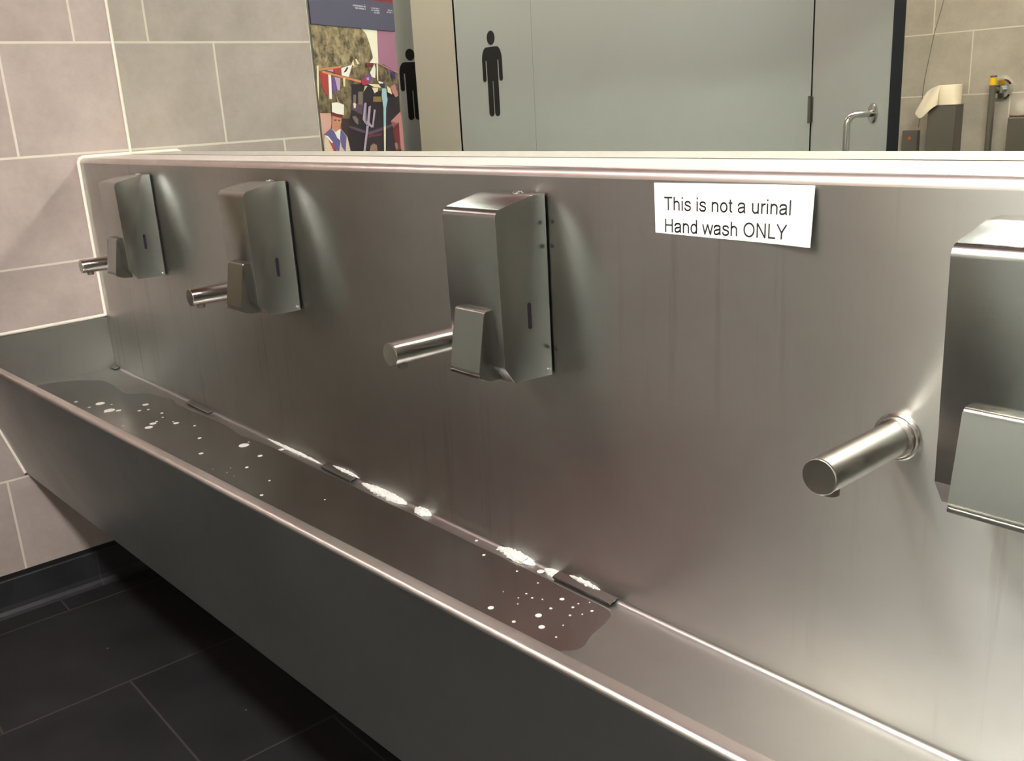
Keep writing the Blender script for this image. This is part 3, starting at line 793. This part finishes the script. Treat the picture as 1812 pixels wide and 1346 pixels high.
# local frame: +x along the board away from the wall end, -y... the printed face looks along +y
obj('board', new_box((0.0, -0.028, PZ0), (PW, 0.0, PZ1), 0.001), M['black'], poster)
def noise_mat(name, c0, c1, scale):
    m, nt, b = new_mat(name); n = N(nt)
    f = n.noise(n.pos(), scale, 5, 0.7)
    n.lk(n.ramp(f, [(0.38, c0), (0.62, c1)]), b.inputs['Base Color']); b.inputs['Roughness'].default_value = 0.5
    return m
PC = {'sky': (238,238,214), 'mauve': (166,116,140), 'rosepale': (205,160,146), 'umber': (62,44,40), 'black': (42,34,40), 'plum': (92,72,92), 'greybrown': (120,108,98),
      'cream': (236,222,184), 'ochre': (140,116,70), 'maroon': (112,44,50), 'rose': (190,130,126), 'wheel': (150,120,104), 'red': (168,62,60), 'white': (240,236,226),
      'violet': (112,82,140), 'lilac': (190,162,190), 'orange': (216,136,92), 'dark': (56,50,58), 'crimson': (182,52,76), 'lime': (200,200,140), 'navy': (62,54,100),
      'pale_blue': (160,196,206), 'silver': (178,160,180), 'robe': (214,196,170), 'indigo': (102,94,146), 'skin': (198,136,108)}
PM = {k: plain('print_' + k, srgb(*v), 0.5) for k, v in PC.items()}
PM['tree'] = noise_mat('print_tree', srgb(70, 62, 46), srgb(176, 160, 122), 24)
PM['hedge'] = noise_mat('print_hedge', srgb(66, 58, 44), srgb(142, 126, 92), 30)
names_ = list(PM)
def clip(poly, lo, hi):
    def cut(p, inside, cross):
        o = []
        for i in range(len(p)):
            a, b = p[i-1], p[i]
            if inside(b):
                if not inside(a): o.append(cross(a, b))
                o.append(b)
            elif inside(a): o.append(cross(a, b))
        return o
    for ax in (0, 1):
        for val, s in ((lo[ax], 1), (hi[ax], -1)):
            def ins(q): return s * (q[ax] - val) >= 0
            def crs(a, b):
                t = (val - a[ax]) / (b[ax] - a[ax]); return (a[0] + (b[0]-a[0])*t, a[1] + (b[1]-a[1])*t)
            poly = cut(poly, ins, crs)
            if len(poly) < 3: return []
    return poly
ZBAND, ZRED = 1.6565, 1.7555
bm = bmesh.new(); used_m = []
def flat(bm, poly, y, mi):
    vs = [bm.verts.new((s, y, z)) for s, z in poly]
    f = bm.faces.new(vs); f.material_index = mi
    bmesh.ops.triangulate(bm, faces=[f])
shapes = [('hedge', [(0, 0.9), (PW, 0.9), (PW, ZBAND), (0, ZBAND)])] + POSTER_SHAPES
for k, (c, poly) in enumerate(shapes):
    poly = clip(list(poly), (0.001, 0.9), (PW - 0.001, ZBAND))
    if len(poly) < 3: continue
    if c not in used_m: used_m.append(c)
    flat(bm, poly, 0.0004 + 0.00006 * k, used_m.index(c))
bm.normal_update()
for f in bm.faces:
    if f.normal.y < 0: f.normal_flip()
me = bpy.data.meshes.new('printed_picture'); bm.to_mesh(me); bm.free()
link_obj('printed_picture', me, None, poster, [PM[c] for c in used_m])
obj('band', new_box((0.001, 0.0, ZBAND), (PW - 0.001, 0.0046, ZRED)), plain('slate_blue_print', srgb(84, 84, 104), 0.5), poster)['label'] = 'slate blue band'
obj('header', new_box((0.001, 0.0, ZRED), (PW - 0.001, 0.0046, PZ1)), noise_mat('maroon_print', srgb(120, 50, 56), srgb(150, 66, 66), 12), poster)['label'] = 'maroon printed header'
obj('footer', new_box((0.001, 0.0, PZ0), (PW - 0.001, 0.0046, 0.9)), PM['black'], poster)['label'] = 'dark foot of the poster'
def print_block(lines_):
  bm = bmesh.new()
  for q in lines_:
      # a line of tiny print as short dashes
      (s0, z0), (s1, z1), (s2, z2), (s3, z3) = q
      nd = max(4, int((s1 - s0) / 0.0042)); rnd = random.Random(int(s0 * 1e4))
      top = lambda t: (s0 + (s1-s0)*t, z0 + (z1-z0)*t)
      bot = lambda t: (s3 + (s2-s3)*t, z3 + (z2-z3)*t)
      for i in range(nd):
          if rnd.random() < 0.12: continue
          a_, b_ = i / nd, (i + 0.72) / nd
          f = bm.faces.new([bm.verts.new((p[0], 0.0048, p[1])) for p in (bot(a_), bot(b_), top(b_), top(a_))])
  bm.normal_update()
  for f in bm.faces:
      if f.normal.y < 0: f.normal_flip()
  me = bpy.data.meshes.new('lettering'); bm.to_mesh(me); bm.free()
  link_obj('lettering', me, PALE, poster)
PALE = plain('pale_print', srgb(200, 200, 206), 0.5)
for q in ((0, 1, 7), (2, 3, 4), (5, 6)):
    print_block([POSTER_LINES[i] for i in q])

# ------------------------------------------------------------------ cubicle fronts, doors
def pictogram_mesh(hgt, width, dep):
    """standing man sign in the x-z plane, feet at z = 0, raised along +y"""
    bm = bmesh.new()
    w = width / 0.149; h = hgt / 0.395
    def add(poly):
        a = [bm.verts.new((x*w, 0, z*h)) for x, z in poly]; b = [bm.verts.new((x*w, dep, z*h)) for x, z in poly]
        bm.faces.new(a[::-1]); bm.faces.new(b)
        for i in range(len(a)): bm.faces.new((a[i-1], a[i], b[i], b[i-1]))
    H = 0.395
    add([(0.029*math.cos(t*math.pi/14), H - 0.0325 + 0.0325*math.sin(t*math.pi/14)) for t in range(28)])
    top = H - 0.073; sh = H - 0.135
    add([(-0.0745, sh)] + [(-0.0745 + 0.036*(1 - math.cos(math.radians(t))), sh + (top - sh)*math.sin(math.radians(t))) for t in range(15, 91, 15)]
        + [(0.0745 - 0.036*(1 - math.cos(math.radians(t))), sh + (top - sh)*math.sin(math.radians(t))) for t in range(90, 0, -15)] + [(0.0745, sh)])
    zarm = H - 0.232
    for s in (-1, 1):
        cx = s * 0.0615
        add([(cx - 0.013, sh), (cx - 0.013, zarm + 0.013)] + [(cx - 0.013*math.cos(math.radians(t)), zarm + 0.013 - 0.013*math.sin(math.radians(t))) for t in range(20, 161, 20)] + [(cx + 0.013, zarm + 0.013), (cx + 0.013, sh)])
        lx0, lx1 = s * 0.0030, s * 0.0405
        c = (lx0 + lx1) / 2; r = abs(lx1 - lx0) / 2
        add([(c - r, H - 0.230), (c - r, r)] + [(c - r*math.cos(math.radians(t)), r - r*math.sin(math.radians(t))) for t in range(20, 161, 20)] + [(c + r, r), (c + r, H - 0.230)])
    add([(-0.0405, sh), (-0.0405, H - 0.230), (0.0405, H - 0.230), (0.0405, sh)])
    return bm
YP, TH = -1.90, 0.035
def dark_edges(o):
    o.data.materials.append(M['door_edge'])
    for p in o.data.polygons:
        if abs(p.normal.x) > 0.9: p.material_index = 1
    return o
def panel(name, x0, x1, mat, label, z0=0.12, z1=2.35):
    o = dark_edges(obj(name, new_box((x0, YP - TH, z0), (x1, YP, z1)), mat))
    return tag(o, label, 'partition panel')
panel('partition_screen', -1.398, -1.0440, M['laminate_warm'], 'narrow beige laminate panel left of the full pictogram door in the mirror')
panel('partition_screen', -0.4685, 0.9790, M['laminate'], 'widest grey laminate panel, beside the full pictogram door in the mirror')
panel('partition_screen', 1.72, 4.29, M['laminate'], 'grey laminate panel behind the photographer, outside the mirror view')
def door(name, w, mat):
    r = bpy.data.objects.new(name, None); COL.objects.link(r); r['kind'] = 'structure'
    dark_edges(obj('leaf', new_box((0, -TH, 0.12), (w, 0, 2.35)), mat, r))
    return r
d1 = door('door_1', 0.561, M['laminate'])
d1.location = (-1.0305, YP, 0)
bm = pictogram_mesh(0.395, 0.149, 0.0012); bmesh.ops.translate(bm, verts=bm.verts[:], vec=(0.270, 0.0, 1.3155))
obj('pictogram', bm, M['pictogram'], d1)
# the half-hidden pictogram door at the end of the corridor faces +x
d3 = door('door_3', 0.90, M['laminate'])
d3.location = (XL, -1.55, 0); d3.rotation_euler = (0, 0, -math.pi/2)
bm = pictogram_mesh(0.380, 0.160, 0.0012); bmesh.ops.translate(bm, verts=bm.verts[:], vec=(0.478, 0.0, 1.313))
obj('pictogram', bm, M['pictogram'], d3)
# the open cubicle door
d2 = door('door_2', 0.60, M['laminate'])
d2.location = (0.9850, YP, 0); d2.rotation_euler = (0, 0, math.radians(37))
obj('edge_band', new_box((0.6001, -TH, 0.12), (0.6015, 0.0, 2.35)), M['door_edge'], d2)['label'] = 'dark edge band'
bm = bmesh.new()
box(bm, (-0.050, 0.001, 1.247), (-0.001, 0.006, 1.340), 0.002)
tube(bm, [(0.0, 0.008, 1.247), (0.0, 0.008, 1.340)], 0.007, 14)
box(bm, (0.006, 0.0, 1.250), (0.012, 0.004, 1.337), 0.001)
obj('hinge', bm, M['dark_steel'], d2, True)
hs, hz, so = 0.503, 1.283, 0.082
bm = bmesh.new()
path = [(hs, 0.0, hz), (hs, so - 0.032, hz)] + [(hs, so - 0.032 + 0.032*math.sin(math.radians(t)), hz - 0.032 + 0.032*math.cos(math.radians(t))) for t in range(15, 91, 15)]
zlow = hz - 0.30
path += [(hs, so, zlow + 0.032)] + [(hs, so - 0.032 + 0.032*math.cos(math.radians(t)), zlow + 0.032 - 0.032*math.sin(math.radians(t))) for t in range(15, 91, 15)] + [(hs, 0.0, zlow)]
tube(bm, path, 0.0105, 18)
hd = obj('handle', bm, M['steel_spout'], d2, True)
for z in (hz, zlow):
    bm = bmesh.new(); lathe(bm, [(0.0, 0.030), (0.005, 0.030), (0.008, 0.026), (0.008, 0.010)], (hs, 0.0, z), (0, 1, 0), 28)
    obj('rose', bm, M['steel_spout'], hd, True)
for x, lab in ((0.14, 'grey laminate divider along the left side of the open cubicle'), (2.20, 'grey laminate divider along the right side of the open cubicle')):
    tag(obj('cubicle_divider', new_box((x - 0.035, YB, 0.12), (x, YP - TH, 2.35)), M['laminate']), lab, 'partition panel')

# ------------------------------------------------------------------ things on the cubicle's tiled wall
t = thing('tissue_dispenser', 'dark steel tissue box on the tiled cubicle wall, a loose roll standing on it', 'dispenser', (0.612, YB, 0.93))
obj('body', new_box((-0.070, 0.0, 0.0), (0.070, 0.090, 0.316), 0.004), M['dark_steel'], t)
obj('lid', new_box((-0.071, 0.0, 0.3162), (0.071, 0.0915, 0.3200), 0.001), M['steel_spout'], t)
obj('outlet', new_box((-0.045, 0.0892, 0.012), (0.045, 0.0904, 0.030)), M['black'], t)
t = thing('toilet_roll', 'loose cream toilet roll standing upright on the tissue box, its end trailing', 'toilet roll', (0.628, YB + 0.0475, 1.2505))
bm = bmesh.new()
seg = 40; ro, ri, hr = 0.0565, 0.021, 0.094
R_ = [[bm.verts.new((r*math.cos(2*math.pi*i/seg)*1.04, r*math.sin(2*math.pi*i/seg)*0.78, z)) for i in range(seg)] for r, z in ((ro, 0), (ro, hr - 0.002), (ro - 0.002, hr), (ri, hr), (ri, 0))]
for k in range(5):
    for i in range(seg):
        bm.faces.new((R_[k][i], R_[k][(i+1) % seg], R_[(k+1) % 5][(i+1) % seg], R_[(k+1) % 5][i]))
obj('roll', bm, M['tissue'], t, True, angle=40)
bm = bmesh.new(); rows = []
for i in range(15):
    s = i / 14
    px = -0.030 - 0.100 * s ; py = 0.053 + 0.014*math.sin(2.6*s)
    ztop = 0.094 - 0.020*s - 0.075 * s**2.0; zbot = 0.002 - 0.085 * s**1.1 + (0.030*s**9)
    if s > 0.6: ztop = ztop - 0.02*(s-0.6)
    row = []
    for j in range(7):
        u_ = j / 6
        row.append(bm.verts.new((px - 0.012*math.sin(3*u_)*s, py + 0.006*math.sin(7*s + 5*u_), zbot + (ztop - zbot)*u_)))
    rows.append(row)
for i in range(14):
    for j in range(6):
        bm.faces.new((rows[i][j], rows[i+1][j], rows[i+1][j+1], rows[i][j+1]))
r = bmesh.ops.extrude_face_region(bm, geom=bm.faces[:])
bmesh.ops.translate(bm, verts=[v for v in r['geom'] if isinstance(v, bmesh.types.BMVert)], vec=(0, -0.0006, 0))
obj('loose_sheet', bm, M['tissue'], t, True, angle=60)
t = thing('flush_plate', 'small dark box with an orange dot low on the cubicle wall', 'flush plate', (0.425, YB, 0.98))
obj('plate', new_box((-0.042, 0, 0), (0.042, 0.030, 0.146), 0.003), M['dark_steel'], t)
bm = bmesh.new(); lathe(bm, [(0, 0.009), (0.002, 0.009), (0.003, 0.006)], (0.0, 0.030, 0.105), (0, 1, 0), 20)
obj('button', bm, M['red_dot'], t, True)['label'] = 'orange dot'
t = thing('grab_rail', 'upright grey grab rail with a yellow band and round wall flange', 'grab rail', (0.862, YB, 1.310))
bm = bmesh.new(); lathe(bm, [(0, 0.050), (0.012, 0.050), (0.020, 0.043), (0.020, 0.020), (0.045, 0.020)], (0, 0, 0), (0, 1, 0), 32)
obj('flange', bm, M['chrome'], t, True, angle=30)
bm = bmesh.new(); tube(bm, [(0, 0.030, 0.0), (-0.012, 0.055, 0.0), (-0.018, 0.062, 0.0)], 0.013, 16)
obj('arm', bm, M['dark_steel'], t, True)
bm = bmesh.new(); tube(bm, [(-0.018, 0.068, -0.55), (-0.018, 0.068, 0.066)], 0.0150, 24)
obj('tube', bm, M['dark_steel'], t, True, angle=50)
bm = bmesh.new(); tube(bm, [(-0.018, 0.068, 0.022), (-0.018, 0.068, 0.057)], 0.0162, 24)
obj('band', bm, M['yellow'], t, True, angle=50)['label'] = 'yellow band'
t = thing('waste_bin', 'dark steel box on the cubicle wall at the right edge of the mirror view', 'bin', (1.02, YB, 0.85))
obj('body', new_box((-0.085, 0, 0), (0.085, 0.10, 0.335), 0.010), M['dark_steel'], t)
obj('lid', new_box((-0.080, 0.004, 0.3352), (0.080, 0.096, 0.343), 0.002), M['chrome'], t)
bm = bmesh.new(); tube(bm, [(0.640, YB + 0.03, 2.10), (0.556, YB + 0.03, 1.746), (0.519, YB + 0.03, 1.592), (0.485, YB + 0.03, 1.378), (0.470, YB + 0.03, 1.140)], 0.0016, 8)
tag(obj('pull_cord', bm, M['dark_steel'], None, True), 'thin dark cord hanging askew down the tiled cubicle wall', 'cord')
